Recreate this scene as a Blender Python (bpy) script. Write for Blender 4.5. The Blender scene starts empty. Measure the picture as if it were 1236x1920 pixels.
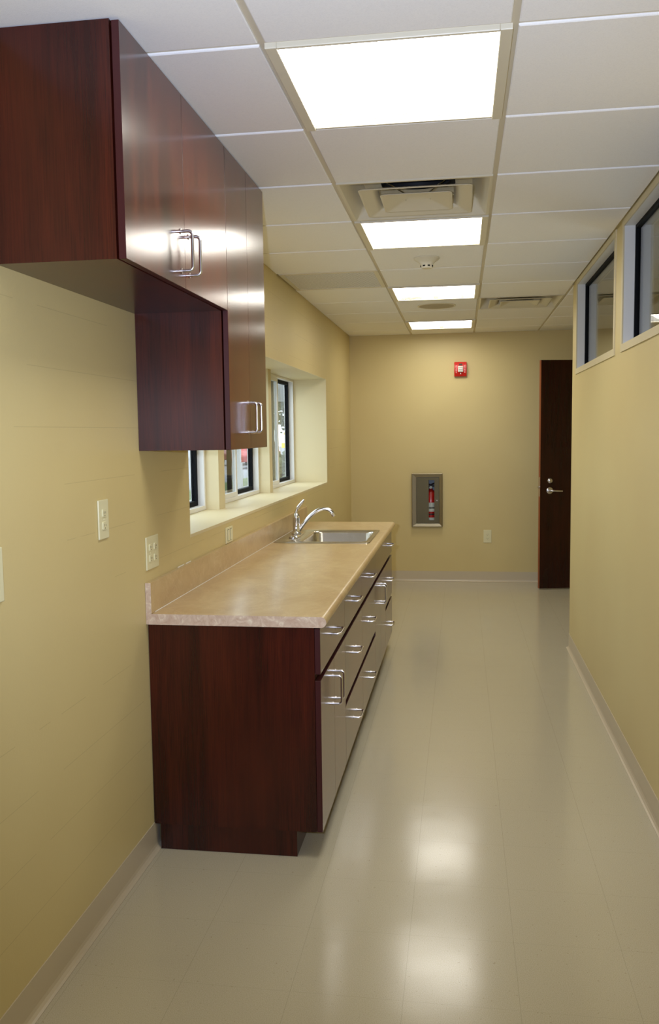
import bpy, bmesh, math, random
from mathutils import Vector, Matrix
random.seed(7)
S = bpy.context.scene
COL = S.collection
PI = math.pi

# ------------------------------------------------------------------ room dimensions (metres)
H = 2.4516            # ceiling height
XL, XR = -1.099, 0.7375   # left and right wall faces
YB = 8.693            # far wall
YF = -2.6             # wall behind the viewer
YC = 6.06             # where the right wall ends
XA = 1.66             # right side of the alcove past the corner
R0, R1, R2, R3 = -1.094, -0.484, 0.1254, 0.735
T0, F = 2.183, 0.6096
K = lambda k: T0 + F * k

# ------------------------------------------------------------------ helpers
def link(name, me, mat=None, parent=None):
    o = bpy.data.objects.new(name, me)
    COL.objects.link(o)
    if mat is not None:
        for m in (mat if isinstance(mat, (list, tuple)) else [mat]):
            me.materials.append(m)
    if parent: o.parent = parent
    return o

def obj(name, bm, mat, parent=None, smooth=False, bevel=0, seg=2):
    bmesh.ops.recalc_face_normals(bm, faces=bm.faces)
    if parent is not None and parent.get('_ox') is not None: pass
    me = bpy.data.meshes.new(name)
    off = Vector((0, 0, 0))
    p = parent
    while p is not None:
        off += Vector(p.location); p = p.parent
    if off.length: bmesh.ops.translate(bm, verts=bm.verts, vec=-off)
    bm.to_mesh(me); bm.free()
    o = link(name, me, mat, parent)
    if smooth:
        for f in me.polygons: f.use_smooth = True
        try: me.set_sharp_from_angle(angle=math.radians(40))
        except Exception: pass
    if bevel:
        b = o.modifiers.new('b', 'BEVEL'); b.width = bevel; b.segments = seg; b.limit_method = 'ANGLE'
        b.angle_limit = math.radians(40)
    return o

def tag(o, label=None, cat=None, group=None, kind=None):
    if label: o['label'] = label
    if cat: o['category'] = cat
    if group: o['group'] = group
    if kind: o['kind'] = kind
    return o

def thing(name, label, cat, loc=(0, 0, 0), group=None):
    o = bpy.data.objects.new(name, None); COL.objects.link(o)
    o.location = loc; o.empty_display_size = .05
    return tag(o, label, cat, group)

def B(): return bmesh.new()

def box(bm, x0, x1, y0, y1, z0, z1, mi=0):
    vs = [bm.verts.new((x, y, z)) for x in (x0, x1) for y in (y0, y1) for z in (z0, z1)]
    q = [(0, 1, 3, 2), (4, 6, 7, 5), (0, 4, 5, 1), (2, 3, 7, 6), (0, 2, 6, 4), (1, 5, 7, 3)]
    for a in q:
        f = bm.faces.new([vs[i] for i in a]); f.material_index = mi
    return bm

def boxo(name, dims, mat, parent=None, bevel=0, **k):
    return obj(name, box(B(), *dims), mat, parent, bevel=bevel, **k)

def prism(bm, pts, axis, a, b, mi=0):
    """closed 2-D profile extruded along an axis ('x','y','z')"""
    def P(u, v, w):
        return {'y': (u, w, v), 'x': (w, u, v), 'z': (u, v, w)}[axis]
    A = [bm.verts.new(P(u, v, a)) for u, v in pts]
    C = [bm.verts.new(P(u, v, b)) for u, v in pts]
    n = len(pts)
    for i in range(n):
        f = bm.faces.new((A[i], A[(i + 1) % n], C[(i + 1) % n], C[i])); f.material_index = mi
    bm.faces.new(A).material_index = mi; bm.faces.new(C).material_index = mi
    return bm

def tube(bm, pts, r, n=12, cap=True):
    """sweep a circle along points; r a number or list"""
    pts = [Vector(p) for p in pts]
    rs = r if isinstance(r, (list, tuple)) else [r] * len(pts)
    rings = []
    up = None
    for i, p in enumerate(pts):
        t = (pts[min(i + 1, len(pts) - 1)] - pts[max(i - 1, 0)]).normalized()
        if up is None:
            up = Vector((0, 0, 1)) if abs(t.z) < .9 else Vector((1, 0, 0))
        u = (up - t * up.dot(t)).normalized(); up = u
        v = t.cross(u)
        rings.append([bm.verts.new(p + (u * math.cos(a) + v * math.sin(a)) * rs[i])
                      for a in [2 * PI * k / n for k in range(n)]])
    for A, C in zip(rings, rings[1:]):
        for k in range(n):
            bm.faces.new((A[k], A[(k + 1) % n], C[(k + 1) % n], C[k]))
    if cap:
        bm.faces.new(rings[0]); bm.faces.new(rings[-1])
    return bm

def lathe(bm, prof, c, axis='z', n=32):
    """profile [(r, h)] turned round an axis through c"""
    c = Vector(c)
    def P(r, h, a):
        ca, sa = r * math.cos(a), r * math.sin(a)
        return c + {'z': Vector((ca, sa, h)), 'y': Vector((ca, h, sa)), 'x': Vector((h, ca, sa))}[axis]
    rings = []
    for r, h in prof:
        if r < 1e-6: rings.append([bm.verts.new(P(0, h, 0))])
        else: rings.append([bm.verts.new(P(r, h, 2 * PI * k / n)) for k in range(n)])
    for A, C in zip(rings, rings[1:]):
        for k in range(n):
            a = [A[k % len(A)], A[(k + 1) % len(A)], C[(k + 1) % len(C)], C[k % len(C)]]
            u = []
            for v in a:
                if v not in u: u.append(v)
            if len(u) > 2: bm.faces.new(u)
    return bm

def loft(bm, loops, close_last=False, close_first=False):
    R = [[bm.verts.new(p) for p in L] for L in loops]
    n = len(R[0])
    for A, C in zip(R, R[1:]):
        for k in range(n):
            bm.faces.new((A[k], A[(k + 1) % n], C[(k + 1) % n], C[k]))
    if close_last: bm.faces.new(R[-1])
    if close_first: bm.faces.new(R[0])
    return bm

def rrect(x0, x1, y0, y1, r, z, n=6):
    out = []
    for cx, cy, a0 in ((x1 - r, y1 - r, 0), (x0 + r, y1 - r, PI / 2), (x0 + r, y0 + r, PI), (x1 - r, y0 + r, 1.5 * PI)):
        for k in range(n + 1):
            a = a0 + PI / 2 * k / n
            out.append((cx + r * math.cos(a), cy + r * math.sin(a), z))
    return out

# ------------------------------------------------------------------ materials
def srgb(r, g, b):
    f = lambda c: (c / 255 / 12.92) if c / 255 <= .04045 else ((c / 255 + .055) / 1.055) ** 2.4
    return (f(r), f(g), f(b), 1)

class M:
    def __init__(s, name, col, rough=.5, metal=0, spec=.5, coat=0, coat_rough=.1):
        s.m = bpy.data.materials.new(name); s.m.use_nodes = True
        s.t = s.m.node_tree; s.n = s.t.nodes; s.l = s.t.links
        s.b = s.n['Principled BSDF']
        s.b.inputs['Base Color'].default_value = col
        s.b.inputs['Roughness'].default_value = rough
        s.b.inputs['Metallic'].default_value = metal
        s.b.inputs['Specular IOR Level'].default_value = spec
        s.b.inputs['Coat Weight'].default_value = coat
        s.b.inputs['Coat Roughness'].default_value = coat_rough
    def node(s, t, **k):
        n = s.n.new(t)
        for a, v in k.items(): setattr(n, a, v)
        return n
    def pos(s, scale=(1, 1, 1)):
        g = s.node('ShaderNodeNewGeometry'); v = s.node('ShaderNodeMapping')
        v.inputs['Scale'].default_value = scale
        s.l.new(g.outputs['Position'], v.inputs['Vector']); return v.outputs['Vector']
    def noise(s, scale, vec, detail=4, rough=.55, dist=0):
        n = s.node('ShaderNodeTexNoise')
        n.inputs['Scale'].default_value = scale; n.inputs['Detail'].default_value = detail
        n.inputs['Roughness'].default_value = rough; n.inputs['Distortion'].default_value = dist
        s.l.new(vec, n.inputs['Vector']); return n.outputs['Fac']
    def ramp(s, fac, stops):
        r = s.node('ShaderNodeValToRGB'); e = r.color_ramp.elements
        while len(e) < len(stops): e.new(.5)
        for i, (p, c) in enumerate(stops): e[i].position = p; e[i].color = c
        s.l.new(fac, r.inputs['Fac']); return r.outputs['Color']
    def math(s, op, a, b=None, c=None):
        n = s.node('ShaderNodeMath', operation=op)
        for i, v in enumerate((a, b, c)):
            if v is None: continue
            if isinstance(v, (int, float)): n.inputs[i].default_value = v
            else: s.l.new(v, n.inputs[i])
        return n.outputs[0]
    def mix(s, fac, a, b, mode='MIX'):
        n = s.node('ShaderNodeMix', data_type='RGBA', blend_type=mode)
        for i, v in ((0, fac), (6, a), (7, b)):
            if isinstance(v, (int, float)): n.inputs[i].default_value = v
            elif isinstance(v, tuple): n.inputs[i].default_value = v
            else: s.l.new(v, n.inputs[i])
        return n.outputs[2]
    def col(s, out): s.l.new(out, s.b.inputs['Base Color']); return s
    def bump(s, h, strength=.2, dist=.001):
        n = s.node('ShaderNodeBump'); n.inputs['Strength'].default_value = strength
        n.inputs['Distance'].default_value = dist
        s.l.new(h, n.inputs['Height']); s.l.new(n.outputs['Normal'], s.b.inputs['Normal']); return s
    def sep(s, vec):
        n = s.node('ShaderNodeSeparateXYZ'); s.l.new(vec, n.inputs[0]); return n.outputs

WALLC = srgb(207, 190, 136)
def wall_mat(name, courses):
    m = M(name, WALLC, .42, spec=.35)
    p = m.pos()
    fine = m.noise(420, p, 2)
    big = m.noise(1.3, p, 2)
    weave = m.noise(1, m.pos((600, 600, 60)), 2)
    c = m.ramp(big, [(.3, srgb(205, 187, 133)), (.7, srgb(210, 194, 140))])
    h = m.math('ADD', m.math('MULTIPLY', fine, .5), m.math('MULTIPLY', weave, .5))
    if courses:
        z = m.sep(p)[2]
        t = m.math('FRACT', m.math('DIVIDE', m.math('SUBTRACT', z, 1.526 - 5 * .159 - .0008), .159))
        line = m.math('LESS_THAN', t, .013)
        brk = m.math('GREATER_THAN', m.noise(1.6, p, 2), .47)
        line = m.math('MULTIPLY', line, brk)
        c = m.mix(m.math('MULTIPLY', line, .2), c, srgb(120, 104, 66))
        h = m.math('SUBTRACT', h, m.math('MULTIPLY', line, 1.5))
    m.col(c); m.bump(h, .35, .0012)
    return m.m
m_wall_l = wall_mat('painted_block', True)
m_wall = wall_mat('painted_wall', False)
m_plain = M('reveal_paint', srgb(214, 202, 164), .5, spec=.3).m

def wood_mat(name, dark, mid, light, rough, aniso=0, spec=.5, coat=.3):
    m = M(name, mid, rough, spec=spec, coat=coat, coat_rough=.11 if not aniso else .17)
    if aniso:
        ge = m.node('ShaderNodeNewGeometry'); cr_ = m.node('ShaderNodeVectorMath', operation='CROSS_PRODUCT')
        m.l.new(ge.outputs['True Normal'], cr_.inputs[0]); cr_.inputs[1].default_value = (0, .02, 1)
        m.l.new(cr_.outputs[0], m.b.inputs['Tangent']); m.b.inputs['Anisotropic'].default_value = aniso
    a = m.noise(15, m.pos((1, 1, .06)), 6, .6, .2)
    b = m.noise(330, m.pos((1, 1, .022)), 4, .6)
    patch = m.noise(4.5, m.pos((1, 1, .3)), 3)
    c = m.ramp(a, [(.3, dark), (.52, mid), (.8, light)])
    c = m.mix(m.ramp(b, [(.42, (0, 0, 0, 1)), (.7, (.8, .8, .8, 1))]), c, dark)
    c = m.mix(m.ramp(patch, [(.45, (0, 0, 0, 1)), (.75, (.5, .5, .5, 1))]), c, light)
    m.col(c); m.bump(b, .06, .0005)
    return m.m
m_wood = wood_mat('cherry_laminate', srgb(38, 12, 9), srgb(64, 21, 13), srgb(86, 32, 18), .24, 0, .35, .15)
m_front = wood_mat('cherry_front_laminate', srgb(42, 17, 11), srgb(88, 34, 19), srgb(124, 54, 30), .22, .72, .6, .6)
m_edge = M('maroon_edge_band', srgb(58, 14, 18), .35).m
m_gap = M('dark_core', srgb(22, 10, 8), .6).m

m = M('beige_laminate', srgb(200, 172, 124), .3, spec=.5, coat=.3, coat_rough=.2)
p = m.pos()
n1 = m.noise(7, m.pos((1, .6, 1)), 6, .62, .9)
n2 = m.noise(30, m.pos((1, .5, 1)), 5, .6, .5)
c = m.ramp(n1, [(.3, srgb(174, 146, 102)), (.5, srgb(190, 166, 120)), (.72, srgb(208, 188, 146))])
c = m.mix(m.math('MULTIPLY', n2, .45), c, srgb(196, 160, 116))
v = m.ramp(m.noise(5, p, 7, .7, 2.2), [(.485, (0, 0, 0, 1)), (.5, (1, 1, 1, 1)), (.515, (0, 0, 0, 1))])
c = m.mix(m.math('MULTIPLY', v, .22), c, srgb(236, 222, 192))
m.col(c); m_top = m.m
m = M('flash_lit_laminate_end', srgb(204, 182, 158), .4)  # same laminate as the top; flash light painted in as paler pink
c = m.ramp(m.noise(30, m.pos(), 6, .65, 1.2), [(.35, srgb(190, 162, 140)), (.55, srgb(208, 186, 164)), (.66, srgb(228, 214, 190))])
m.col(c); m_top_flashlit = m.m

# floor: 12 inch sheet of vinyl composition tiles
m = M('vinyl_tile', srgb(190, 182, 158), .2, spec=.55)
p = m.pos(); x, y, z = m.sep(p)
def seam(v, off, w=.0016, s=.305):
    t = m.math('FRACT', m.math('DIVIDE', m.math('SUBTRACT', v, off - 10 * s), s))
    return m.math('LESS_THAN', t, w / s)
sx = seam(x, -.152); sy = seam(y, 2.48)
tile = m.noise(.9, p, 2)
c = m.ramp(m.noise(420, p, 3, .7), [(.3, srgb(172, 163, 138)), (.5, srgb(190, 183, 160)), (.72, srgb(204, 197, 178))])
c = m.mix(m.math('MULTIPLY', m.math('LESS_THAN', m.noise(90, p, 2), .29), .5), c, srgb(150, 136, 108))
c = m.mix(m.math('MULTIPLY', sx, .26), c, srgb(120, 110, 84))
c = m.mix(m.math('MULTIPLY', sy, .16), c, srgb(120, 110, 84))
m.col(c)
r = m.math('ADD', .12, m.math('MULTIPLY', m.noise(3, p, 4), .1))
m.l.new(r, m.b.inputs['Roughness'])
h = m.math('ADD', m.math('MULTIPLY', m.noise(4, p, 2), 2.0), m.math('MULTIPLY', m.math('ADD', sx, sy), -.12))
m.bump(h, .22, .0022)
m_floor = m.m

m = M('ceiling_tile', srgb(212, 211, 208), .85, spec=.2)
p = m.pos()
c = m.ramp(m.noise(260, p, 3, .8), [(.3, srgb(236, 236, 236)), (.55, srgb(243, 243, 243))])
m.col(c); m.bump(m.noise(330, p, 2), .3, .001); m_tile = m.m
m_grid = M('grid_enamel', srgb(206, 198, 178), .5).m
m_white = M('white_enamel', srgb(214, 208, 188), .4).m
m_base = M('cove_base_vinyl', srgb(196, 184, 160), .35, spec=.5).m
m_plate = M('ivory_plastic', srgb(222, 217, 178), .3).m
m_slot = M('socket_slot', srgb(70, 62, 44), .5).m
m_chrome = M('chrome', srgb(225, 225, 228), .08, 1).m
m_satin = M('brushed_nickel', srgb(214, 212, 214), .24, 1).m
m = M('stainless', srgb(196, 190, 178), .26, 1)
m.bump(m.noise(60, m.pos((1, 12, 12)), 3), .08, .001); m_steel = m.m
m_steel3 = M('cabinet_trim_steel', srgb(158, 150, 130), .42, 1).m
m = M('cabinet_steel', srgb(98, 90, 68), .46, 1)
m.bump(m.noise(60, m.pos((12, 1, 1)), 3), .1, .001); m_steel2 = m.m
m_black = M('black_gasket', srgb(10, 12, 16), .7, spec=.12).m
m_frame = M('window_frame_paint', srgb(222, 222, 218), .4).m
m_casing = M('casing_paint', srgb(206, 194, 158), .45).m
m_vinyl = M('white_window_vinyl', srgb(226, 226, 222), .4).m
m_red = M('red_enamel', srgb(196, 22, 20), .3, coat=.4).m
m_redp = M('red_plastic', srgb(205, 28, 22), .35).m
m_lblw = M('label_paper', srgb(224, 224, 220), .5).m
m_lbld = M('label_dark', srgb(40, 16, 24), .5).m
m_strobe = M('strobe_lens', srgb(235, 232, 225), .15).m
m_dark = M('plenum_dark', srgb(30, 30, 32), .9).m
m_duct = M('duct_steel', srgb(90, 92, 98), .35, .8).m
m_perf = M('perforated_grille', srgb(168, 168, 166), .6)
p = m_perf.pos(); x, y, z = m_perf.sep(p)
hx = m_perf.math('ABSOLUTE', m_perf.math('SUBTRACT', m_perf.math('FRACT', m_perf.math('MULTIPLY', x, 120)), .5))
hy = m_perf.math('ABSOLUTE', m_perf.math('SUBTRACT', m_perf.math('FRACT', m_perf.math('MULTIPLY', y, 120)), .5))
d = m_perf.math('LESS_THAN', m_perf.math('ADD', m_perf.math('MULTIPLY', hx, hx), m_perf.math('MULTIPLY', hy, hy)), .07)
m_perf.col(m_perf.mix(d, srgb(226, 226, 228), srgb(120, 120, 124))); m_perf = m_perf.m
m_door = wood_mat('dark_door_veneer', srgb(30, 9, 5), srgb(44, 14, 8), srgb(56, 20, 10), .22, 0, .3, 0)
m_dooredge = M('door_edge_band', srgb(140, 70, 34), .5).m

def glass_mat(name, ior=1.5, tint=(1, 1, 1, 1)):
    mm = bpy.data.materials.new(name); mm.use_nodes = True
    t = mm.node_tree; t.nodes.clear()
    o = t.nodes.new('ShaderNodeOutputMaterial'); mx = t.nodes.new('ShaderNodeMixShader')
    tr = t.nodes.new('ShaderNodeBsdfTransparent'); gl = t.nodes.new('ShaderNodeBsdfGlossy')
    fr = t.nodes.new('ShaderNodeFresnel'); fr.inputs['IOR'].default_value = ior
    tr.inputs['Color'].default_value = tint; gl.inputs['Roughness'].default_value = 0.0
    ge = t.nodes.new('ShaderNodeNewGeometry'); ma = t.nodes.new('ShaderNodeMath'); ma.operation = 'MULTIPLY_ADD'
    ma.inputs[1].default_value = 1 / ior - ior; ma.inputs[2].default_value = ior
    t.links.new(ge.outputs['Backfacing'], ma.inputs[0]); t.links.new(ma.outputs[0], fr.inputs['IOR'])
    t.links.new(fr.outputs[0], mx.inputs[0]); t.links.new(tr.outputs[0], mx.inputs[1])
    t.links.new(gl.outputs[0], mx.inputs[2]); t.links.new(mx.outputs[0], o.inputs[0])
    return mm
m_glass = glass_mat('window_glass', 1.3, (.96, .98, .97, 1))
m_glass2 = glass_mat('insect_screen_glass', 1.35, (.72, .74, .73, 1))
m_glass3 = glass_mat('office_glass', 1.75, (.9, .92, .9, 1))

def emit(name, col, st):
    mm = bpy.data.materials.new(name); mm.use_nodes = True
    t = mm.node_tree; t.nodes.clear()
    o = t.nodes.new('ShaderNodeOutputMaterial'); e = t.nodes.new('ShaderNodeEmission')
    e.inputs['Color'].default_value = col; e.inputs['Strength'].default_value = st
    t.links.new(e.outputs[0], o.inputs[0]); return mm
LIGHT = 12.5
m_lamp = emit('lit_diffuser', (1.0, .955, .86, 1), LIGHT)
m_lampend = emit('lit_end_plate', (1.0, .95, .84, 1), 1.5)

# ------------------------------------------------------------------ setting
def st(o): o['kind'] = 'structure'; return o

st(boxo('floor', (-1.6, 3.2, YF - .2, YB + .2, -.12, 0), m_floor))

# left wall with the long deep window recess and two piers
RX = -1.372     # back of the recess, where the window frames start
WY0, WY1, SZ, HZ = 3.42, 7.13, 1.09, 1.94
bm = B()
box(bm, -1.453, XL, YF, WY0, 0, H + .25)
box(bm, -1.453, XL, WY1, YB, 0, H + .25)
box(bm, -1.453, XL, WY0, WY1, 0, SZ)
box(bm, -1.453, XL, WY0, WY1, HZ, H + .25)
PIERS = [(4.56, 4.68), (5.835, 5.925)]
wl = st(obj('wall_left', bm, m_wall_l))
bm = B()
for a, b in PIERS: box(bm, -1.453, -1.298, a, b, SZ, HZ)
pr = obj('pier', bm, m_plain, wl)
bm = B()
box(bm, RX, XL + .0015, WY0, WY1, SZ - .01, SZ + .003)
obj('sill', bm, m_plain, wl)
bm = B()
box(bm, RX, XL - .0006, WY1 - .003, WY1 + .01, SZ, HZ)
box(bm, RX, XL - .0006, WY0, WY1 - .003, HZ - .003, HZ + .01)
obj('reveal', bm, m_plain, wl)

# far wall with a hole for the extinguisher cabinet
CX0, CX1, CZ0, CZ1 = -.45, -.215, .575, 1.055
bm = B()
box(bm, -1.5, CX0, YB, YB + .2, 0, H + .25); box(bm, CX1, XA + .2, YB, YB + .2, 0, H + .25)
box(bm, CX0, CX1, YB, YB + .2, 0, CZ0); box(bm, CX0, CX1, YB, YB + .2, CZ1, H + .25)
st(obj('wall_far', bm, m_wall))

# right wall with two high internal windows
OZ0, OZ1 = 1.885, 2.425
OPN = [(2.80, 4.22), (4.45, 5.835)]
TH = .125
bm = B()
box(bm, XR, XR + TH, YF, YC, 0, OZ0)
box(bm, XR, XR + TH, YF, YC, OZ1, H + .25)
for a, b in ((YF, 2.80), (4.22, 4.45), (5.835, YC)): box(bm, XR, XR + TH, a, b, OZ0, OZ1)
st(obj('wall_right', bm, m_wall))
st(obj('wall_alcove', box(box(B(), XA, XA + .12, YC, YB, 0, H + .25), XR + TH, XA + .12, YC - .12, YC, 0, H + .25), m_wall))
st(obj('wall_near', box(B(), -1.5, 3.2, YF - .2, YF, 0, H + .25), m_wall))
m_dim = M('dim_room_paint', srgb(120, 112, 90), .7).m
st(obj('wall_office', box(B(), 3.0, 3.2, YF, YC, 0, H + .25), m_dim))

# cove base
def base(name, path):
    """vinyl cove base along a wall: path of (x, y) with the room on the left-hand side"""
    bm = B()
    prof = [(0, 0.003), (0, .103), (.003, .103), (.0035, .022), (.006, .012), (.012, .005), (.019, .002), (.019, 0.0005)]
    rows = []
    for i, (x, y) in enumerate(path):
        ds = []
        if i > 0: ds.append(Vector((x - path[i-1][0], y - path[i-1][1])).normalized())
        if i < len(path) - 1: ds.append(Vector((path[i+1][0] - x, path[i+1][1] - y)).normalized())
        ns = [Vector((-d.y, d.x)) for d in ds]
        n = ns[0] if len(ns) == 1 else (ns[0] + ns[1]) / (1 + ns[0].dot(ns[1]))
        rows.append([bm.verts.new((x + n.x * u, y + n.y * u, v)) for u, v in prof])
    k = len(prof)
    for A, C in zip(rows, rows[1:]):
        for j in range(k): bm.faces.new((A[j], A[(j + 1) % k], C[(j + 1) % k], C[j]))
    bm.faces.new(rows[0]); bm.faces.new(rows[-1])
    return st(obj(name, bm, m_base))
base('baseboard_left', [(XL, 2.95), (XL, YF)])
base('baseboard_far', [(XA, YB), (XL, YB), (XL, 6.04)])
base('baseboard_right', [(XR, YF), (XR, YC), (XA, YC), (XA, YB)])

# suspended ceiling: tiles dropped below a recessed grid
FIX = {('B', 0), ('B', 3), ('B', 6), ('B', 9), ('B', 2), ('C', 7), ('A', 5)}
cols = {'A': (R0, R1), 'B': (R1, R2), 'C': (R2, R3), 'D': (R3, R3 + F), 'E': (R3 + F, XA)}
TB = .010
bm = B()
def tile(bm, x0, x1, y0, y1):
    e, bv, t = .009, .003, .012
    x0 += e; x1 -= e; y0 += e; y1 -= e
    if x1 - x0 < .05 or y1 - y0 < .05: return
    loft(bm, [[(x0, y0, H + t), (x1, y0, H + t), (x1, y1, H + t), (x0, y1, H + t)],
              [(x0, y0, H + .002), (x1, y0, H + .002), (x1, y1, H + .002), (x0, y1, H + .002)],
              [(x0 + bv, y0 + bv, H), (x1 - bv, y0 + bv, H), (x1 - bv, y1 - bv, H), (x0 + bv, y1 - bv, H)]], True, True)
for c, (a, b) in cols.items():
    for k in range(-8, 11):
        if (c, k) in FIX: continue
        y0, y1 = max(K(k), YF), min(K(k + 1), YB)
        if c in 'DE' and y1 <= YC: continue
        if c in 'DE' and y0 < YC: y0 = YC - .009
        if y1 - y0 < .03: continue
        tile(bm, a if c != 'A' else XL - .008, b, y0, y1 + (.008 if y1 == YB else 0))
ce = st(obj('ceiling', bm, m_tile))
bm = B()
w = .012
for x in (R1, R2): box(bm, x - w, x + w, YF, YB, H + .006, H + .03)
box(bm, R3 - w, R3 + w, YC, YB, H + .006, H + .03); box(bm, R3 + F - w, R3 + F + w, YC, YB, H + .006, H + .03)
for k in range(-7, 11):
    for c, (a, b) in cols.items():
        if c in 'DE' and K(k) < YC + .05: continue
        box(bm, a + w, b - w, K(k) - w, K(k) + w, H + .0062, H + .0298)
obj('grid', bm, m_grid, ce)
obj('deck', box(B(), -1.5, 3.2, YF, YB, H + .24, H + .3), m_dark, ce)
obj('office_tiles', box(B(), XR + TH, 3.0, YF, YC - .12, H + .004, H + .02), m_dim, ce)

# ------------------------------------------------------------------ windows in the left wall
def slider(n, y0, y1):
    """vinyl sliding window: outer frame, black-lined fixed light at the far side, screened sash at the near side"""
    w = bpy.data.objects.new('window_%d' % n, None); COL.objects.link(w); st(w)
    xi, xo = RX, RX - .078
    z0, z1 = SZ + .003, HZ - .003
    fz0, fz1 = z0 + .024, z1 - .018
    bm = B(); t = .022
    box(bm, xo, xi, y0, y0 + t, z0, z1); box(bm, xo, xi, y1 - t, y1, z0, z1)
    box(bm, xo, xi, y0 + t, y1 - t, z0, fz0); box(bm, xo, xi, y0 + t, y1 - t, fz1, z1)
    obj('window_frame', bm, m_vinyl, w, bevel=.002)
    mid = (y0 + y1) / 2
    # far light: black gasket frame
    bm = B(); g = .026; xa, xb = xi - .066, xi - .038
    ya, yb = mid - .02, y1 - t
    box(bm, xa, xb, yb - g, yb, fz0, fz1)
    box(bm, xa, xb, ya, yb - g, fz0, fz0 + g); box(bm, xa, xb, ya, yb - g, fz1 - g, fz1)
    box(bm, xa, xb, ya, ya + .012, fz0 + g, fz1 - g)
    obj('gasket', bm, m_black, w)
    bm = B(); box(bm, xa + .010, xa + .014, ya + .012, yb - g, fz0 + g, fz1 - g)
    obj('pane', bm, m_glass, w)
    # near sash
    bm = B(); xa, xb = xi - .030, xi - .006; g = .028
    ya, yb = y0 + t, mid + .005
    box(bm, xa, xb, ya, ya + g, fz0, fz1); box(bm, xa, xb, yb - g, yb, fz0, fz1)
    box(bm, xa, xb, ya + g, yb - g, fz0, fz0 + g); box(bm, xa, xb, ya + g, yb - g, fz1 - g, fz1)
    obj('sash', bm, m_vinyl, w, bevel=.002)
    bm = B(); box(bm, xa + .010, xa + .014, ya + g, yb - g, fz0 + g, fz1 - g)
    obj('pane', bm, m_glass2, w)
slider(1, WY0, 4.56); slider(2, 4.68, 5.835); slider(3, 5.925, WY1 - .003)

# windows in the right wall
def borrowed(n, y0, y1):
    w = bpy.data.objects.new('window_%d' % n, None); COL.objects.link(w); st(w)
    xa, xb = XR - .006, XR + TH + .006
    t = .03; l = .004
    bm = B()
    cs = B()
    for a, b in ((xa, XR), (XR + TH, xb)):
        box(cs, a, b, y0 - t, y0 + l, OZ0 - t, H - .001); box(cs, a, b, y1 - l, y1 + t, OZ0 - t, H - .001)
        box(cs, a, b, y0 + l, y1 - l, OZ0 - t, OZ0 + l); box(cs, a, b, y0 + l, y1 - l, OZ1 - l, H - .001)
    box(bm, XR, XR + TH, y0, y0 + l, OZ0, OZ1); box(bm, XR, XR + TH, y1 - l, y1, OZ0, OZ1)
    box(bm, XR, XR + TH, y0 + l, y1 - l, OZ0, OZ0 + l); box(bm, XR, XR + TH, y0 + l, y1 - l, OZ1 - l, OZ1)
    obj('window_frame', bm, m_frame, w); obj('casing', cs, m_casing, w)
    bm = B(); xa, xb = .784, .812; g = .016
    for a, b, c, d in ((y0 + l, y0 + l + g, OZ0 + l, OZ1 - l), (y1 - l - g, y1 - l, OZ0 + l, OZ1 - l),
                       (y0 + l + g, y1 - l - g, OZ0 + l, OZ0 + l + g), (y0 + l + g, y1 - l - g, OZ1 - l - g, OZ1 - l)):
        box(bm, xa, xb, a, b, c, d)
    obj('gasket', bm, m_black, w)
    bm = B(); box(bm, .795, .801, y0 + l + g, y1 - l - g, OZ0 + l + g, OZ1 - l - g)
    obj('pane', bm, m_glass3, w)
borrowed(4, *OPN[1]); borrowed(5, *OPN[0])

# ------------------------------------------------------------------ handles
def pull_bm(x, y, z, vertical, L=.108, out=.034, r=.0047):
    """wire D pull standing off a face at x towards +x, centred on y, z"""
    pts = []
    q = .012
    def P(u, o): return (x + o, y, z + u) if vertical else (x + o, y + u, z)
    pts.append(P(-L / 2, 0)); pts.append(P(-L / 2, out - q))
    for k in range(1, 6):
        a = PI / 2 * k / 6
        pts.append(P(-L / 2 + q - q * math.cos(a), out - q + q * math.sin(a)))
    pts.append(P(-L / 2 + q, out)); pts.append(P(L / 2 - q, out))
    for k in range(1, 6):
        a = PI / 2 * k / 6
        pts.append(P(L / 2 - q + q * math.sin(a), out - q + q * math.cos(a)))
    pts.append(P(L / 2, out - q)); pts.append(P(L / 2, 0))
    bm = tube(B(), pts, r, 12)
    for s in (-1, 1):
        tube(bm, [P(s * L / 2, 0), P(s * L / 2, .0025)], r * 1.6, 12)
    return bm

def front(kind, par, x0, x1, y0, y1, z0, z1, pull=None):
    bm = box(B(), x0, x1, y0, y1, z0, z1)
    for f in bm.faces:
        c = f.calc_center_median()
        if abs(c.x - x1) > 1e-5: f.material_index = 1
    o = obj(kind, bm, [m_front, m_edge], par, bevel=.0008, seg=1)
    if pull:
        obj('handle', pull_bm(x1, *pull), m_satin, o, smooth=True)
    return o

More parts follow.
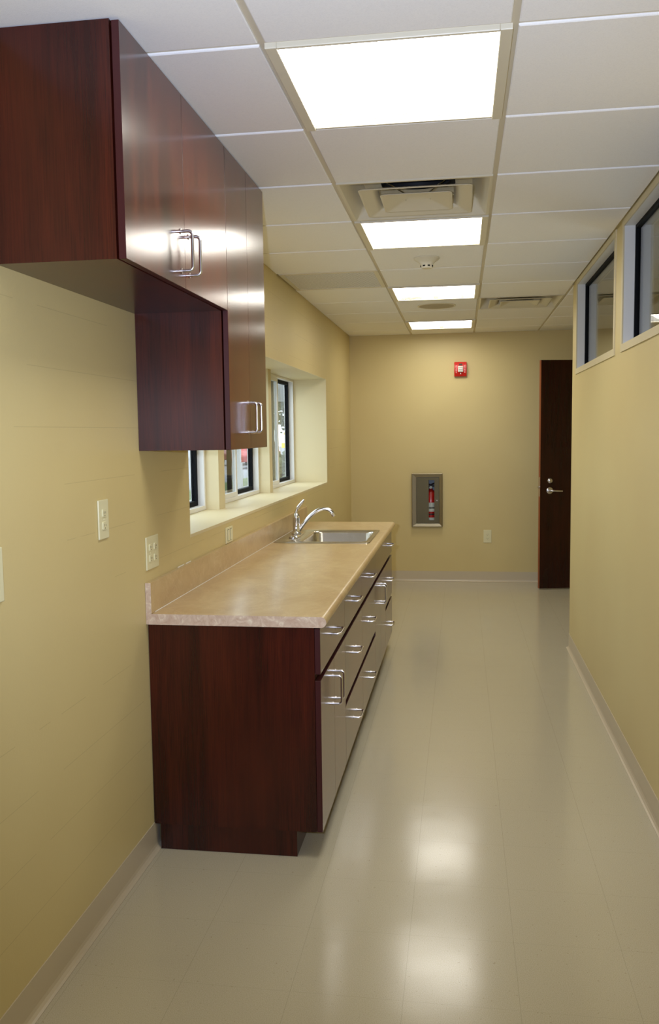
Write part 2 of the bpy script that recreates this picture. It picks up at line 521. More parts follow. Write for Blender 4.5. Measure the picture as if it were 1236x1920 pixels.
# ------------------------------------------------------------------ base cabinets
FX = -.480            # drawer and door face
BXF = -.500           # carcass front
g = .0008
Z0, Z1 = .100, .8345
def carcass(par, y0, y1, x0, x1, z0, z1, top=True):
    bm = B(); t = .018
    box(bm, x0, x1, y0, y0 + t, z0, z1); box(bm, x0, x1, y1 - t, y1, z0, z1)
    box(bm, x0, x0 + .008, y0 + t, y1 - t, z0, z1); box(bm, x0 + .008, x1, y0 + t, y1 - t, z0, z0 + t)
    if top: box(bm, x0 + .008, x1, y0 + t, y1 - t, z1 - t, z1)
    return bm
def base_unit(label, y0, y1, kind):
    t = thing('base_cabinet', label, 'cabinet', (-.8, (y0 + y1) / 2, 0), 'base cabinets under the countertop')
    bm = carcass(t, y0, y1, XL + .002, BXF - .001, Z0, Z1, False)
    box(bm, BXF - .02, BXF - .001, y0 + .018, y1 - .018, .640, .672)   # rail behind the finger gap
    box(bm, BXF - .02, BXF - .001, y0 + .018, y1 - .018, Z1 - .02, Z1)
    if kind == 'drawers': box(bm, BXF - .02, BXF - .001, y0 + .018, y1 - .018, .34, .385)
    obj('carcass', bm, m_wood, t)
    obj('toe_kick', box(B(), XL + .020, -.575, y0 + (.012 if y0 < 2.91 else .001), y1 - .001, .001, Z0), m_wood, t)
    ya, yb, ym = y0 + g, y1 - g, (y0 + y1) / 2
    if kind == 'sink': front('false_front', t, BXF, FX, ya, yb, .668, Z1 - .006)
    else: front('drawer', t, BXF, FX, ya, yb, .668, Z1 - .006, (ym, .750, False))
    if kind == 'drawers':
        front('drawer', t, BXF, FX, ya, yb, .376, .645, (ym, .515, False))
        front('drawer', t, BXF, FX, ya, yb, Z0, .351, (ym, .215, False))
    else:
        front('door', t, BXF, FX, ya, ym - g, Z0, .645, (ym - .035, .530, True))
        front('door', t, BXF, FX, ym + g, yb, Z0, .645, (ym + .035, .530, True))
    return t
Y = [2.902, 3.54, 4.185, 4.83, 5.50, 6.02]
base_unit('dark cherry base cabinet nearest the viewer, one drawer over two doors with paired pulls', Y[0], Y[1], 'doors')
base_unit('dark cherry three-drawer base cabinet directly beyond the nearest two-door cabinet', Y[1], Y[2], 'drawers')
base_unit('dark cherry three-drawer base cabinet just before the sink cabinet', Y[2], Y[3], 'drawers')
base_unit('dark cherry two-door cabinet under the steel sink with a plain panel on top', Y[3], Y[4], 'sink')
base_unit('dark cherry three-drawer base cabinet at the far end of the counter', Y[4], Y[5], 'drawers')

# countertop
CT0, CT1 = .8355, .8735
ctx, cty0, cty1 = -.4554, 2.887, 6.04
SY0, SY1, SX0, SX1 = 4.885, 5.47, -1.045, -.535   # sink cut-out
t = thing('countertop', 'beige marbled laminate countertop with rounded front edge and backsplash', 'countertop', (-.8, 4.46, CT0))
r = (CT1 - CT0) / 2
nose = [(ctx - r + r * math.sin(a), CT0 + r - r * math.cos(a)) for a in [PI * k / 10 for k in range(11)]]
bm = B()
full = [(XL + .001, CT0)] + nose + [(XL + .001, CT1)]
prism(bm, full, 'y', cty0, SY0); prism(bm, full, 'y', SY1, cty1)
prism(bm, [(SX1, CT0)] + nose + [(SX1, CT1)], 'y', SY0, SY1)
box(bm, XL + .001, SX0, SY0, SY1, CT0, CT1)
obj('slab', bm, m_top, t, smooth=True)
obj('backsplash', box(B(), XL + .001, XL + .021, cty0, cty1, CT1 + .0002, .983), m_top, t, bevel=.002)
obj('flash_lit_end', prism(B(), full, 'y', cty0 - .0012, cty0 - .0001), m_top_flashlit, t)  # thin sheets added to carry the painted flash light on the near ends
obj('flash_lit_end', box(B(), XL + .001, XL + .021, cty0 - .0012, cty0 - .0001, CT1 + .0002, .983), m_top_flashlit, t)
m_caulk = M('white_caulk', srgb(235, 232, 220), .5).m
bm = B()
tube(bm, [(XL + .0235, y, CT1 + .0018) for y in (2.92, 4.4, 6.0)], .0016, 6)
for a, b in ((3.24, 3.31), (3.34, 3.40)): tube(bm, [(XL + .004, a, .984), (XL + .004, b, .9845)], .002, 6)
obj('caulk', bm, m_caulk, t)

# sink
t = thing('kitchen_sink', 'stainless steel drop-in sink set in the beige countertop', 'sink', (-.79, 5.175, CT1))
rx0, rx1, ry0, ry1 = -1.068, -.513, 4.85, 5.505
bx0, bx1, by0, by1 = -.925, -.545, 4.905, 5.45
zt = CT1 + .0008
bm = B()
loft(bm, [rrect(rx0, rx1, ry0, ry1, .02, zt), rrect(rx0 + .002, rx1 - .002, ry0 + .002, ry1 - .002, .02, zt + .004),
          rrect(rx0 + .012, rx1 - .012, ry0 + .012, ry1 - .012, .018, zt + .0032),
          rrect(bx0 - .008, bx1 + .008, by0 - .008, by1 + .008, .055, zt + .003),
          rrect(bx0, bx1, by0, by1, .05, zt - .001),
          rrect(bx0 + .006, bx1 - .006, by0 + .006, by1 - .006, .048, zt - .012),
          rrect(bx0 + .012, bx1 - .012, by0 + .012, by1 - .012, .045, zt - .150),
          rrect(bx0 + .022, bx1 - .022, by0 + .022, by1 - .022, .045, zt - .168),
          rrect(bx0 + .05, bx1 - .05, by0 + .05, by1 - .05, .04, zt - .172)], True)
obj('basin', bm, m_steel, t, smooth=True)
bm = lathe(B(), [(.0, -.170), (.03, -.1705), (.042, -.169), (.045, -.1705)], ((bx0 + bx1) / 2, (by0 + by1) / 2, zt + .002))
obj('drain', bm, m_chrome, t, smooth=True)

# faucet
fx, fy, fz = -.99, 5.165, zt + .0036
t = thing('faucet', 'chrome single-lever faucet with a curved spout on the back rim of the sink', 'faucet', (fx, fy, fz))
bm = B()
loft(bm, [rrect(fx - .028, fx + .028, fy - .125, fy + .125, .027, fz), rrect(fx - .028, fx + .028, fy - .125, fy + .125, .027, fz + .006),
          rrect(fx - .022, fx + .022, fy - .118, fy + .118, .021, fz + .012)], True, True)
obj('base_plate', bm, m_chrome, t, smooth=True)
bm = lathe(B(), [(0, .010), (.030, .010), (.031, .016), (.026, .022), (.022, .03), (.021, .105), (.0225, .108), (.0225, .118),
                 (.018, .128), (.012, .138), (0, .140)], (fx, fy, fz))
obj('body', bm, m_chrome, t, smooth=True)
def bez(P, n):
    out = []
    for i in range(n + 1):
        u = i / n; a = [Vector(q) for q in P]
        while len(a) > 1: a = [a[j].lerp(a[j + 1], u) for j in range(len(a) - 1)]
        out.append(a[0])
    return out
sp = bez([(fx + .012, fy + .004, fz + .030), (fx + .075, fy + .014, fz + .12), (fx + .125, fy + .022, fz + .185), (fx + .205, fy + .03, fz + .185),
          (fx + .226, fy + .034, fz + .118)], 22)
rs = [.0125 - .003 * i / 22 if i < 17 else .0095 + .0035 * (i - 16) / 6 for i in range(23)]
obj('spout', tube(B(), sp, rs, 16), m_chrome, t, smooth=True)
lv = bez([(fx, fy, fz + .132), (fx - .006, fy, fz + .165), (fx + .022, fy - .004, fz + .185), (fx + .052, fy - .008, fz + .222)], 12)
obj('lever', tube(B(), lv, [.013, .0115, .010, .009, .0085, .008, .008, .008, .008, .0078, .0075, .007, .004], 12), m_chrome, t, smooth=True)

# ------------------------------------------------------------------ wall cabinets
UX = -.772
def wall_unit(label, y0, ym, y1, zb, hz):
    zt_ = H - .003
    t = thing('wall_cabinet', label, 'cabinet', (-.93, (y0 + y1) / 2, zb), 'wall cabinets hung at the ceiling')
    obj('carcass', carcass(t, y0, y1, XL + .001, UX - .023, zb, zt_), m_wood, t)
    front('door', t, UX - .018, UX, y0 + .0005, ym - g / 2, zb, zt_ - .004, (ym - .036, hz, True))
    front('door', t, UX - .018, UX, ym + g / 2, y1 - .0008, zb, zt_ - .004, (ym + .036, hz, True))
wall_unit('short dark cherry wall cabinet nearest the viewer, two doors up to the ceiling', 1.978, 2.425, 2.871, 1.912, 2.010)
wall_unit('tall dark cherry wall cabinet hanging lower beside the windows', 2.872, 3.158, 3.432, 1.447, 1.560)

# ------------------------------------------------------------------ ceiling lights
def troffer(k, label):
    x0, x1, y0, y1 = R1 + .004, R2 - .004, K(k) + .004, K(k + 1) - .004
    t = thing('ceiling_light', label, 'ceiling light', ((x0 + x1) / 2, (y0 + y1) / 2, H), 'recessed square ceiling lights')
    bm = B(); s, e = .030, .012; zb = H - .008
    box(bm, x0, x0 + s, y0, y1, zb, H + .02); box(bm, x1 - s, x1, y0, y1, zb, H + .02)
    box(bm, x0 + s, x1 - s, y0, y0 + e, zb, H + .02); box(bm, x0 + s, x1 - s, y1 - e, y1, zb + .004, H + .02)
    box(bm, x0, x1, y0, y1, H + .088, H + .093)
    obj('frame', bm, m_white, t, bevel=.002)
    # basket lens: profile across x, bulging in three bays, with end plates
    xa, xb = x0 + s, x1 - s; W = xb - xa
    def zz(u): 
        if u < .36: return H + .004 + .055 * math.sin(PI / 2 * u / .36)
        if u > .64: return zz(1 - u)
        return H + .059 - .035 * math.sin(PI * (u - .36) / .28)
    N = 36; A = []; C = []
    bm = B()
    for i in range(N + 1):
        u = i / N
        A.append(bm.verts.new((xa + W * u, y0 + e, zz(u)))); C.append(bm.verts.new((xa + W * u, y1 - e - .004, zz(u))))
    for i in range(N): bm.faces.new((A[i], A[i + 1], C[i + 1], C[i]))
    obj('lens', bm, m_lamp, t, smooth=True)
    yy = y1 - e - .003
    obj('lens_rib', tube(B(), [(xa + W * i / N, yy, zz(i / N) - .003) for i in range(N + 1)], .0022, 6), m_white, t)
    for yy in (y0 + e, y1 - e):
        bm = B()
        T = [bm.verts.new((xa + W * i / N, yy, zz(i / N) - .002)) for i in range(N + 1)]
        U = [bm.verts.new((xa + W * i / N, yy, H + .072)) for i in range(N + 1)]
        L_ = [bm.verts.new((xa + W * i / N, yy, H + .0)) for i in range(N + 1)]
        for i in range(N): bm.faces.new((T[i], T[i + 1], L_[i + 1], L_[i]))
        obj('end_plate', bm, m_lampend, t)
troffer(0, 'largest square lit ceiling light, nearest the viewer above the counter')
troffer(3, 'square lit ceiling light directly beyond the square air diffuser')
troffer(6, 'square lit ceiling light between the smoke detector and the round speaker')
troffer(9, 'square lit ceiling light farthest away, beside the far wall')

# diffusers
def diffuser(x0, y0, label):
    x0 += .006; y0 += .006; x1, y1 = x0 + F - .012, y0 + F - .012
    cx, cy = (x0 + x1) / 2, (y0 + y1) / 2
    t = thing('air_diffuser', label, 'air vent', (cx, cy, H), 'square ceiling air diffusers')
    sq = lambda h, z, r: rrect(cx - h, cx + h, cy - h, cy + h, r, z, 4)
    bm = B(); hh = (x1 - x0) / 2
    loft(bm, [sq(hh, H + .02, .004), sq(hh, H - .002, .004), sq(hh - .012, H - .002, .004), sq(hh - .016, H + .002, .004), sq(.250, H + .05, .03), sq(.225, H + .085, .03),
              sq(.155, H + .09, .05)])
    obj('pan', bm, m_white, t, smooth=True)
    def cone(h0, h1, z0, z1, cap):
        bm = B()
        L = [sq(h0 - .002, z0 + .001, .018), sq(h0, z0 - .002, .018), sq(h0 - .004, z0 - .003, .018), sq(h0 - .010, z0, .018), sq((h0 + h1) / 2 - .006, (z0 + z1) / 2, .012), sq(h1, z1, .012)]
        loft(bm, L, cap)
        o = obj('cone', bm, m_white, t, smooth=True)
        s_ = o.modifiers.new('s', 'SOLIDIFY'); s_.thickness = .0015; s_.offset = 1
        return o
    cone(.222, .150, H - .004, H + .018, False)
    cone(.142, .050, H - .006, H + .020, True)
    bm = lathe(B(), [(.135, .08), (.135, .20), (.0, .20)], (cx, cy, H))
    obj('duct_collar', bm, m_dark, t)
    bm = lathe(B(), [(.128, .082), (.131, .100), (.131, .150)], (cx, cy, H))
    lathe(bm, [(0, .105), (.07, .104), (.072, .108), (0, .11)], (cx, cy, H))
    obj('damper', bm, m_duct, t, smooth=True)
    for sx_, sy_ in ((1, 1), (-1, 1), (1, -1), (-1, -1)):
        obj('spring_wire', tube(B(), [(cx + sx_ * .20, cy + sy_ * .20, H + .086), (cx + sx_ * .12, cy + sy_ * .13, H + .045), (cx + sx_ * .05, cy + sy_ * .05, H + .018)], .003, 6), m_chrome, t)
diffuser(R1, K(2), 'square air diffuser with nested pyramid cones between the two nearest lights')
diffuser(R2, K(7), 'square air diffuser in the right-hand ceiling row near the far wall')

# return grille
x0, x1, y0, y1 = R0 + .006, R1 - .006, K(5) + .006, K(6) - .006
t = thing('return_grille', 'flat grey perforated air return panel in the left-hand ceiling row', 'air vent', ((x0 + x1) / 2, (y0 + y1) / 2, H))
bm = B(); zb = H - .002; e = .026
box(bm, x0, x0 + e, y0, y1, zb, H + .012); box(bm, x1 - e, x1, y0, y1, zb, H + .012)
box(bm, x0 + e, x1 - e, y0, y0 + e, zb, H + .012); box(bm, x0 + e, x1 - e, y1 - e, y1, zb, H + .012)
obj('frame', bm, m_white, t)
obj('perforated_panel', box(B(), x0 + e, x1 - e, y0 + e, y1 - e, H + .001, H + .006), m_perf, t)

# smoke detector
sx_, sy_ = -.188, 4.915
t = thing('smoke_detector', 'round cream smoke detector on the ceiling between two lights', 'smoke detector', (sx_, sy_, H))
bm = lathe(B(), [(0, 0), (.070, 0), (.071, -.006), (.064, -.013), (.046, -.024), (.036, -.036), (.033, -.050), (.028, -.057), (0, -.058)], (sx_, sy_, H))
obj('housing', bm, m_white, t, smooth=True)
bm = B()
for k in range(8):
    a = 2 * PI * k / 8 + PI / 8
    c_, s_ = math.cos(a), math.sin(a)
    q = [(.0345, -.043), (.0330, -.050)]
    da = .20
    vs = []
    for rr, zz_ in q:
        for d in (-da, da): vs.append(bm.verts.new((sx_ + (rr + .002) * math.cos(a + d), sy_ + (rr + .002) * math.sin(a + d), H + zz_)))
    bm.faces.new((vs[0], vs[1], vs[3], vs[2]))
obj('sensor_slot', bm, m_black, t)

# ceiling speaker
px_, py_ = -.185, 6.775
t = thing('ceiling_speaker', 'round flat beige speaker grille in the ceiling between the two farthest lights', 'speaker', (px_, py_, H))
obj('rim', lathe(B(), [(.145, 0), (.146, -.004), (.138, -.007), (.132, -.005)], (px_, py_, H), n=48), m_white, t, smooth=True)
m_spk = M('speaker_mesh', srgb(178, 168, 146), .7)
m_spk.bump(m_spk.noise(500, m_spk.pos(), 1), .5, .001)
obj('speaker_mesh', lathe(B(), [(.132, -.005), (.08, -.009), (0, -.010)], (px_, py_, H), n=48), m_spk.m, t, smooth=True)

# ------------------------------------------------------------------ sockets
def rot_box(bm, axis, at, u0, u1, z0, z1, d0, d1):
    if axis == 'x': box(bm, at + d0, at + d1, u0, u1, z0, z1)
    else: box(bm, u0, u1, at - d1, at - d0, z0, z1)
def socket(label, axis, at, u0, u1, z0, z1, gangs, rocker=False):
    cu, cz = (u0 + u1) / 2, (z0 + z1) / 2
    loc = (at, cu, cz) if axis == 'x' else (cu, at, cz)
    t = thing('light_switch' if rocker else 'wall_socket', label, 'light switch' if rocker else 'socket', loc)
    bm = B(); rot_box(bm, axis, at, u0, u1, z0, z1, 0.0002, .006)
    obj('cover_plate', bm, m_plate, t, bevel=.0025)
    n = gangs; wd = (u1 - u0)
    for i in range(n):
        c = u0 + wd * (i + .5) / n if n > 1 else cu
        if n > 1: c = cu + (i - (n - 1) / 2) * .046 * (wd / .12)
        if rocker:
            bm = B(); rot_box(bm, axis, at, c - .0158, c + .0158, cz - .0278, cz + .0278, .0055, .0064)
            obj('rocker_recess', bm, m_slot, t)
            bm = B(); rot_box(bm, axis, at, c - .014, c + .014, cz - .026, cz + .026, .0055, .0095)
            obj('rocker', bm, m_plate, t, bevel=.002)
            continue
        for s in (-1, 1):
            zc = cz + s * .0195
            bm = B()
            P = []
            for k in range(24):
                a = 2 * PI * k / 24
                uu = max(-.0145, min(.0145, .0172 * math.cos(a))); vv = max(-.0125, min(.0125, .0172 * math.sin(a)))
                P.append((c + uu, zc + vv))
            pr_ = lambda u, z, d: (at + d, u, z) if axis == 'x' else (u, at - d, z)
            loft(bm, [[pr_(u, z, .0055) for u, z in P], [pr_(u, z, .0092) for u, z in P]], True, True)
            rc = obj('receptacle', bm, m_plate, t, bevel=.0008)
            bm = B()
            rot_box(bm, axis, at, c - .0065, c - .0048, zc - .002, zc + .006, .009, .0096)
            rot_box(bm, axis, at, c + .0048, c + .0065, zc - .002, zc + .005, .009, .0096)
            rot_box(bm, axis, at, c - .002, c + .002, zc - .009, zc - .0055, .009, .0096)
            obj('slot', bm, m_slot, rc)
        bm = B()
        lathe(bm, [(0, 0), (.003, 0), (.003, .001 if axis == 'x' else -.001), (0, .0015 if axis == 'x' else -.0015)],
              (at + .006, c, cz) if axis == 'x' else (c, at - .006, cz), axis=axis, n=12)
        obj('screw', bm, m_plate, t)
socket('ivory single wall socket plate on the left wall, left of the double one', 'x', XL, 2.505, 2.580, 1.182, 1.304, 1)
socket('ivory double wall socket plate with four outlets above the counter corner', 'x', XL, 2.900, 3.022, 1.024, 1.142, 2)
socket('small ivory rocker switch plate on the left wall, between backsplash and window sill', 'x', XL, 3.948, 4.066, .9845, 1.060, 2, True)
socket('ivory socket plate low on the far wall, between extinguisher cabinet and door', 'y', YB, .220, .298, .393, .520, 1)
socket('ivory plate cut off by the left edge of the photo', 'x', XL, 1.862, 1.936, 1.105, 1.238, 1)

# ------------------------------------------------------------------ fire alarm
t = thing('fire_alarm', 'red fire alarm horn with a white strobe, high on the far wall', 'fire alarm', (-.006, YB, 2.1))
ax0, ax1, az0, az1 = -.066, .053, 2.030, 2.170
bm = B()
prof = []
for k in range(13):
    u = k / 12; prof.append((az0 + (az1 - az0) * u, YB - .022 - .030 * math.sin(PI * (.08 + .84 * u)) ))
L1 = [(YB + .001, az0)] + [(yv, z_) for z_, yv in prof] + [(YB + .001, az1)]
prism(bm, L1, 'x', ax0, ax1)
obj('housing', bm, m_redp, t, bevel=.004)
bm = B(); box(bm, -.030, .020, YB - .068, YB - .046, 2.070, 2.128)
obj('strobe', bm, m_strobe, t, bevel=.006)
bm = B()
box(bm, -.008, .000, YB - .0545, YB - .048, 2.050, 2.062)
obj('strobe_button', bm, m_lblw, t)
for i in range(3): obj('strobe_bar', box(B(), -.024, .014, YB - .0695, YB - .0675, 2.078 + .016 * i, 2.082 + .016 * i), m_steel2, t)
bm = B(); box(bm, -.02, .01, YB - .055, YB - .045, 2.138, 2.152)
obj('horn_slot', bm, m_slot, t)
def text_mesh(s, size, mat, parent, M4, name):
    cu = bpy.data.curves.new(name, 'FONT'); cu.body = s; cu.size = size; cu.align_x = 'CENTER'; cu.align_y = 'CENTER'
    cu.extrude = .0004; cu.space_line = 1.0
    tmp = bpy.data.objects.new('tmp', cu); COL.objects.link(tmp)
    bpy.context.view_layer.update()
    dg = bpy.context.evaluated_depsgraph_get()
    me = bpy.data.meshes.new_from_object(tmp.evaluated_get(dg))
    bpy.data.objects.remove(tmp)
    off = Vector(parent.location)
    me.transform(M4); me.transform(Matrix.Translation(-off))
    me.materials.clear()
    return link(name, me, mat, parent)
for sx2 in (-.047, .036):
    text_mesh('F\nI\nR\nE', .019, m_lblw, t, Matrix.Translation((sx2, YB - .0535, 2.098)) @ Matrix.Rotation(PI / 2, 4, 'X'), 'lettering')

# ------------------------------------------------------------------ extinguisher cabinet
t = thing('extinguisher_cabinet', 'brushed steel fire extinguisher cabinet with a narrow glass slot', 'cabinet', (-.333, YB, .55))
bm = B()
ex0, ex1, ez0, ez1 = -.486, -.182, .550, 1.084
dx0, dx1, dz0, dz1 = -.441, -.213, .585, 1.045
def ring(bm, o, i, y):   # picture-frame moulding, sloping in towards the door
    (a0, a1, b0, b1), (c0, c1, d0, d1) = o, i
    O = [(a0, b0), (a1, b0), (a1, b1), (a0, b1)]; I = [(c0, d0), (c1, d0), (c1, d1), (c0, d1)]
    lo = [[(u, YB - .0005, v) for u, v in O], [(u, YB - .030, v) for u, v in O],
          [(u + (.006 if u < -.3 else -.006), YB - .036, v + (.006 if v < .8 else -.006)) for u, v in O],
          [(u, YB - .026, v) for u, v in I], [(u, YB - .010, v) for u, v in I]]
    loft(bm, lo)
ring(bm, (ex0, ex1, ez0, ez1), (dx0, dx1, dz0, dz1), 0)
obj('trim_frame', bm, m_steel3, t)
bm = B()
box(bm, CX0 + .001, CX1 - .001, YB + .180, YB + .184, CZ0 + .001, CZ1 - .001)
box(bm, CX0 + .001, CX0 + .004, YB, YB + .18, CZ0 + .001, CZ1 - .001); box(bm, CX1 - .004, CX1 - .001, YB, YB + .18, CZ0 + .001, CZ1 - .001)
box(bm, CX0 + .004, CX1 - .004, YB, YB + .18, CZ0 + .001, CZ0 + .004); box(bm, CX0 + .004, CX1 - .004, YB, YB + .18, CZ1 - .004, CZ1 - .001)
obj('inner_box', bm, m_duct, t)
bm = B(); a0, a1, c0, c1 = -.318, -.262, .618, 1.018; yf, yb_ = YB - .030, YB - .012; q = .003
box(bm, dx0 + q, a0, yf, yb_, dz0 + q, dz1 - q); box(bm, a1, dx1 - q, yf, yb_, dz0 + q, dz1 - q)
box(bm, a0, a1, yf, yb_, dz0 + q, c0); box(bm, a0, a1, yf, yb_, c1, dz1 - q)
dr = obj('door', bm, m_steel2, t)
obj('pane', box(B(), a0, a1, YB - .020, YB - .017, c0, c1), m_glass, dr)
bm = lathe(B(), [(0, -.045), (.006, -.044), (.008, -.036), (.005, -.030)], (-.238, YB, .815), axis='y', n=16)
obj('latch', bm, m_chrome, dr, smooth=True)
# extinguisher inside
t = thing('fire_extinguisher', 'red fire extinguisher with labels seen behind the narrow slot of the steel cabinet', 'fire extinguisher', (-.300, YB + .08, CZ0 + .0045))
ez = CZ0 + .0045; exx, eyy = -.300, YB + .080
bm = lathe(B(), [(0, 0), (.050, 0), (.058, .006), (.060, .02), (.060, .27), (.052, .305), (.03, .330), (.018, .338), (.018, .35), (0, .35)], (exx, eyy, ez))
obj('cylinder', bm, m_red, t, smooth=True)
def band(n, z0, z1, mt):
    obj(n, lathe(B(), [(.0606, z0), (.0606, z1)], (exx, eyy, ez)), mt, t, smooth=True)
band('label', .12, .21, m_lblw); band('label_stripe', .150, .165, m_lbld); band('label_stripe', .085, .100, m_lbld); band('label', .03, .06, m_lblw)
bm = B(); box(bm, exx - .012, exx + .012, eyy - .014, eyy + .014, ez + .35, ez + .375)
obj('valve', bm, m_chrome, t)
bm = B(); tube(bm, [(exx - .03, eyy - .03, ez + .395), (exx, eyy, ez + .385), (exx + .055, eyy - .01, ez + .41)], .008, 8)
tube(bm, [(exx - .03, eyy - .03, ez + .37), (exx, eyy, ez + .372), (exx + .045, eyy - .01, ez + .375)], .006, 8)
obj('squeeze_handle', bm, m_lbld, t, smooth=True)
obj('gauge', lathe(B(), [(0, -.036), (.014, -.034), (.014, -.014)], (exx, eyy, ez + .362), axis='y', n=20), m_lblw, t, smooth=True)

# ------------------------------------------------------------------ door
d = bpy.data.objects.new('door_1', None); COL.objects.link(d); st(d); d.location = (.729, 8.28, 0)
yd0, yd1 = 8.280, 8.325; xd0, xd1 = .729, 1.645
bm = box(B(), xd0, xd1, yd0, yd1, .012, 2.140)
for f in bm.faces:
    if f.calc_center_median().x < xd0 + .001: f.material_index = 1
obj('door_leaf', bm, [m_door, m_dooredge], d)
def dy_lathe(name, prof, x, z, s=-1, y=yd0, m_=m_satin):
    return obj(name, lathe(B(), [(r_, s * h_) for r_, h_ in prof], (x, y, z), axis='y', n=24), m_, d, smooth=True)
dy_lathe('deadbolt', [(0, .020), (.014, .020), (.024, .012), (.027, 0)], .822, 1.027)
dy_lathe('rosette', [(0, .016), (.02, .015), (.031, .008), (.033, 0)], .818, .936)
bm = tube(B(), [(.818, yd0 - .012, .936), (.818, yd0 - .045, .936), (.828, yd0 - .052, .936), (.86, yd0 - .054, .935), (.925, yd0 - .050, .931)], [.010, .010, .010, .009, .007], 12)
obj('lever_handle', bm, m_satin, d, smooth=True)
bm = tube(B(), [(.818, yd1, .936), (.818, yd1 + .045, .936), (.86, yd1 + .054, .935), (.925, yd1 + .05, .931)], [.02, .010, .009, .007], 12)
obj('lever_handle', bm, m_satin, d, smooth=True)
bm = B(); box(bm, xd0 - .001, xd0, yd0 + .010, yd1 - .010, .88, 1.06); obj('latch_plate', bm, m_satin, d)
bm = lathe(B(), [(0, -.016), (.010, -.015), (.012, -.001)], (xd0, (yd0 + yd1) / 2, .966), axis='x', n=16); obj('latch_bolt', bm, m_satin, d, smooth=True)

d.rotation_euler = (0, 0, math.radians(14))

# ------------------------------------------------------------------ outside
GZ = -.25
m = M('concrete_walk', srgb(172, 170, 164), .8); m.col(m.ramp(m.noise(2, m.pos(), 4), [(.3, srgb(164, 162, 158)), (.7, srgb(180, 178, 172))])); m_conc = m.m
m = M('winter_lawn', srgb(150, 160, 110), .9); m.col(m.ramp(m.noise(1.2, m.pos(), 5), [(.3, srgb(84, 112, 50)), (.7, srgb(128, 136, 84))])); m_lawn = m.m
m_road = M('pale_asphalt', srgb(138, 138, 142), .85).m
def ground(name, x0, x1, z, mat): return st(boxo(name, (x0, x1, -20, 120, z - .1, z), mat))
for nm, a, b, dz, mt in (('ground_terrace', -6.0, -1.55, 0, m_conc), ('ground_verge', -6.4, -6.0, .01, m_lawn), ('ground_walk', -7.2, -6.4, 0, m_conc),
                         ('ground_lawn', -8.5, -7.2, .01, m_lawn), ('ground_street', -60, -8.5, .08, m_road)):
    st(boxo(nm, (a, b, -20, 120, GZ - .12 - dz, GZ - dz), mt))
m_can = M('grey_canopy', srgb(170, 172, 178), .6).m
t = thing('carport', 'grey flat-roofed carport outside with slim posts, beyond the windows', 'carport', (-6.2, 27, GZ))
obj('roof_slab', box(B(), -8.8, -3.6, 22, 34, 2.75, 2.95), m_can, t)
for xx, yy in ((-6.55, 25), (-4.0, 25), (-6.55, 33.5), (-4.0, 33.5)):
    obj('post', box(box(B(), xx - .09, xx + .09, yy, yy + .18, GZ + .9, 2.749), xx - .12, xx + .12, yy - .03, yy + .21, GZ - .005, GZ + .9), m_can, t)
# cars across the street
def car(x, y, label, colr):
    t = thing('car', label, 'car', (x, y, GZ - .08), 'cars parked across the street')
    z = GZ - .08
    pt = M('car_paint', colr, .3, coat=.6).m
    side = [(-2.2, .35), (-2.25, .7), (-2.0, .85), (-1.2, .95), (-.7, 1.38), (.6, 1.42), (1.35, 1.0), (2.1, .88), (2.25, .6), (2.2, .35)]
    bm = B(); prism(bm, [(y + u, z + v) for u, v in side], 'x', x - .85, x + .85)
    obj('body', bm, pt, t, bevel=.06)
    gl = [(-1.05, .98), (-.62, 1.32), (.52, 1.36), (1.15, 1.0)]
    bm = B(); prism(bm, [(y + u, z + v) for u, v in gl], 'x', x - .87, x + .87)
    obj('windows', bm, m_black, t)
    for sy2 in (-1.4, 1.4):
        for sx2 in (-1, 1):
            obj('wheel', lathe(B(), [(0, -.1), (.33, -.1), (.33, .1), (0, .1)], (x + sx2 * .78, y + sy2, z + .33), axis='x', n=20), m_black, t)
car(-10.9, 46, 'red car parked outside, seen through the middle window', srgb(170, 36, 40))
car(-13.4, 57, 'silver car parked outside beyond the red one', srgb(170, 172, 178))
car(-13.0, 50.5, 'maroon car parked outside left of the silver one', srgb(120, 40, 46))
# shrubs and trees
m = M('evergreen_leaf', srgb(108, 124, 92), .8); m.col(m.ramp(m.noise(3, m.pos(), 5), [(.3, srgb(48, 66, 42)), (.7, srgb(112, 124, 96))])); m_leaf = m.m
m_bark = M('bark', srgb(96, 84, 74), .9).m
def leafy(name, label, cat, x, y, z, rx, rz, n, trunk=0, seed=1, gp=None, bare=False):
    rnd = random.Random(seed)
    t = thing(name, label, cat, (x, y, GZ), gp)
    bm = B()
    for i in range(n):
        a, b = rnd.uniform(0, 2 * PI), math.acos(rnd.uniform(-1, 1)); rr = rnd.random() ** .4
        c = Vector((x + rx * rr * math.cos(a) * math.sin(b), y + rx * rr * math.sin(a) * math.sin(b), z + rz * rr * math.cos(b)))
        s = rnd.uniform(.05, .12) * (1 + rx * .3)
        q = Matrix.Rotation(rnd.uniform(0, 6), 3, Vector((rnd.random(), rnd.random(), rnd.random() + .1)).normalized())
        vs = [bm.verts.new(c + q @ Vector(p_) * s) for p_ in ((-1, 0, 0), (0, -.6, 0), (1, 0, .2), (0, .6, .1))]
        bm.faces.new(vs)
    obj('foliage', bm, m_leaf, t)
    bm = B()
    tube(bm, [(x, y, GZ - .05), (x + .02, y, (GZ + z) / 2), (x, y, z)], [.05 * (1 + rx * .5), .04 * (1 + rx * .4), .02], 8)
    for i in range(9):
        a = rnd.uniform(0, 2 * PI)
        tube(bm, [(x, y, z - rz * .5 + .1 * i * rz), (x + rx * .5 * math.cos(a), y + rx * .5 * math.sin(a), z + .1 * i * rz)], [.02 * (1 + rx * .4), .006], 6)
    obj('stem', bm, m_bark, t)
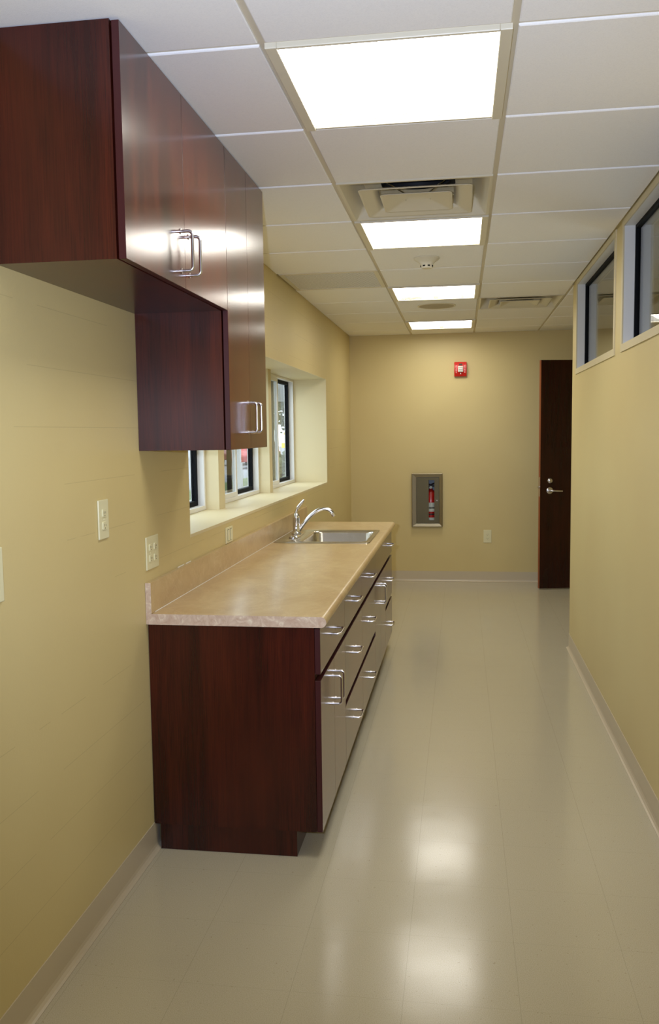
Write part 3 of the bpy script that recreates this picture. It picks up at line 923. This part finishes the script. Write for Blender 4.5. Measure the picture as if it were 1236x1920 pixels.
leafy('shrub', 'rounded green shrub outside, low in the farthest window', 'shrub', -3.25, 16, .62, .6, .55, 900, seed=3)
leafy('tree', 'hazy tree outside filling the upper part of the farthest window', 'tree', -7.6, 38, 3.4, 2.2, 1.9, 2400, seed=5, gp='trees across the street')
leafy('tree', 'tree outside standing far beyond the parked cars', 'tree', -21, 62, 4.0, 4.0, 3.6, 2600, seed=8, gp='trees across the street')
leafy('tree', 'tree outside at left of the far tree, behind the middle window', 'tree', -24, 52, 3.6, 3.6, 3.4, 2400, seed=9, gp='trees across the street')
# yellow sign
m_yel = M('yellow_sign_paint', srgb(248, 206, 60), .5).m
t = thing('street_sign', 'yellow panel sign outside, seen through the farthest window', 'sign', (-4.24, 21, GZ))
obj('panel', box(B(), -4.36, -4.10, 20.98, 21.02, 1.14, 1.26), m_yel, t)
obj('panel', box(B(), -4.30, -4.18, 20.98, 21.02, 1.46, 1.52), m_yel, t)
obj('post', box(B(), -4.26, -4.22, 21.025, 21.065, GZ, 1.6), m_bark, t)

# ------------------------------------------------------------------ light
wd = bpy.data.worlds.new('overcast'); S.world = wd; wd.use_nodes = True
bg = wd.node_tree.nodes['Background']
bg.inputs[0].default_value = (.80, .90, 1.0, 1); bg.inputs[1].default_value = 4.0

# the camera's own flash, just left of the lens
fl = bpy.data.lights.new('camera_flash', 'SPOT'); fl.spot_size = math.radians(92); fl.spot_blend = .9; fl.shadow_soft_size = .02
fl.energy = 240; fl.color = (.68, .77, 1.0)
fo = bpy.data.objects.new('camera_flash', fl); COL.objects.link(fo)
fo.location = (-.10, .02, 1.55)

# ------------------------------------------------------------------ camera
yaw, pitch, roll = .1509, .0912, .0133
cy, sy = math.cos(yaw), math.sin(yaw); cp, sp_ = math.cos(pitch), math.sin(pitch); cr, sr = math.cos(roll), math.sin(roll)
Rv = Vector((cy, sy, 0)); F0 = Vector((-sy, cy, 0)); Z = Vector((0, 0, 1))
Fw = F0 * cp - Z * sp_; U = Z * cp + F0 * sp_
X_ = Rv * cr - U * sr; Y_ = Rv * sr + U * cr; Z_ = -Fw
cam = bpy.data.cameras.new('camera'); co = bpy.data.objects.new('camera', cam); COL.objects.link(co)
co.matrix_world = Matrix(((X_.x, Y_.x, Z_.x, 0), (X_.y, Y_.y, Z_.y, 0), (X_.z, Y_.z, Z_.z, 1.5015), (0, 0, 0, 1)))
cam.sensor_fit = 'VERTICAL'; cam.sensor_height = 22.2; cam.lens = 22.2 * 1629.35 / 1920
cam.clip_start = .02; cam.clip_end = 500
S.camera = co
d_ = Fw.copy(); fo.rotation_euler = (d_ + Vector((.05, 0, .2))).to_track_quat('-Z', 'Y').to_euler()

vs = S.view_settings
vs.view_transform = 'Standard'; vs.look = 'None'; vs.gamma = 1; vs.use_curve_mapping = False
vs.exposure = 0.0
S.cycles.max_bounces = 10; S.cycles.diffuse_bounces = 6; S.cycles.glossy_bounces = 5
S.cycles.caustics_reflective = False; S.cycles.caustics_refractive = False
S.cycles.sample_clamp_indirect = 8
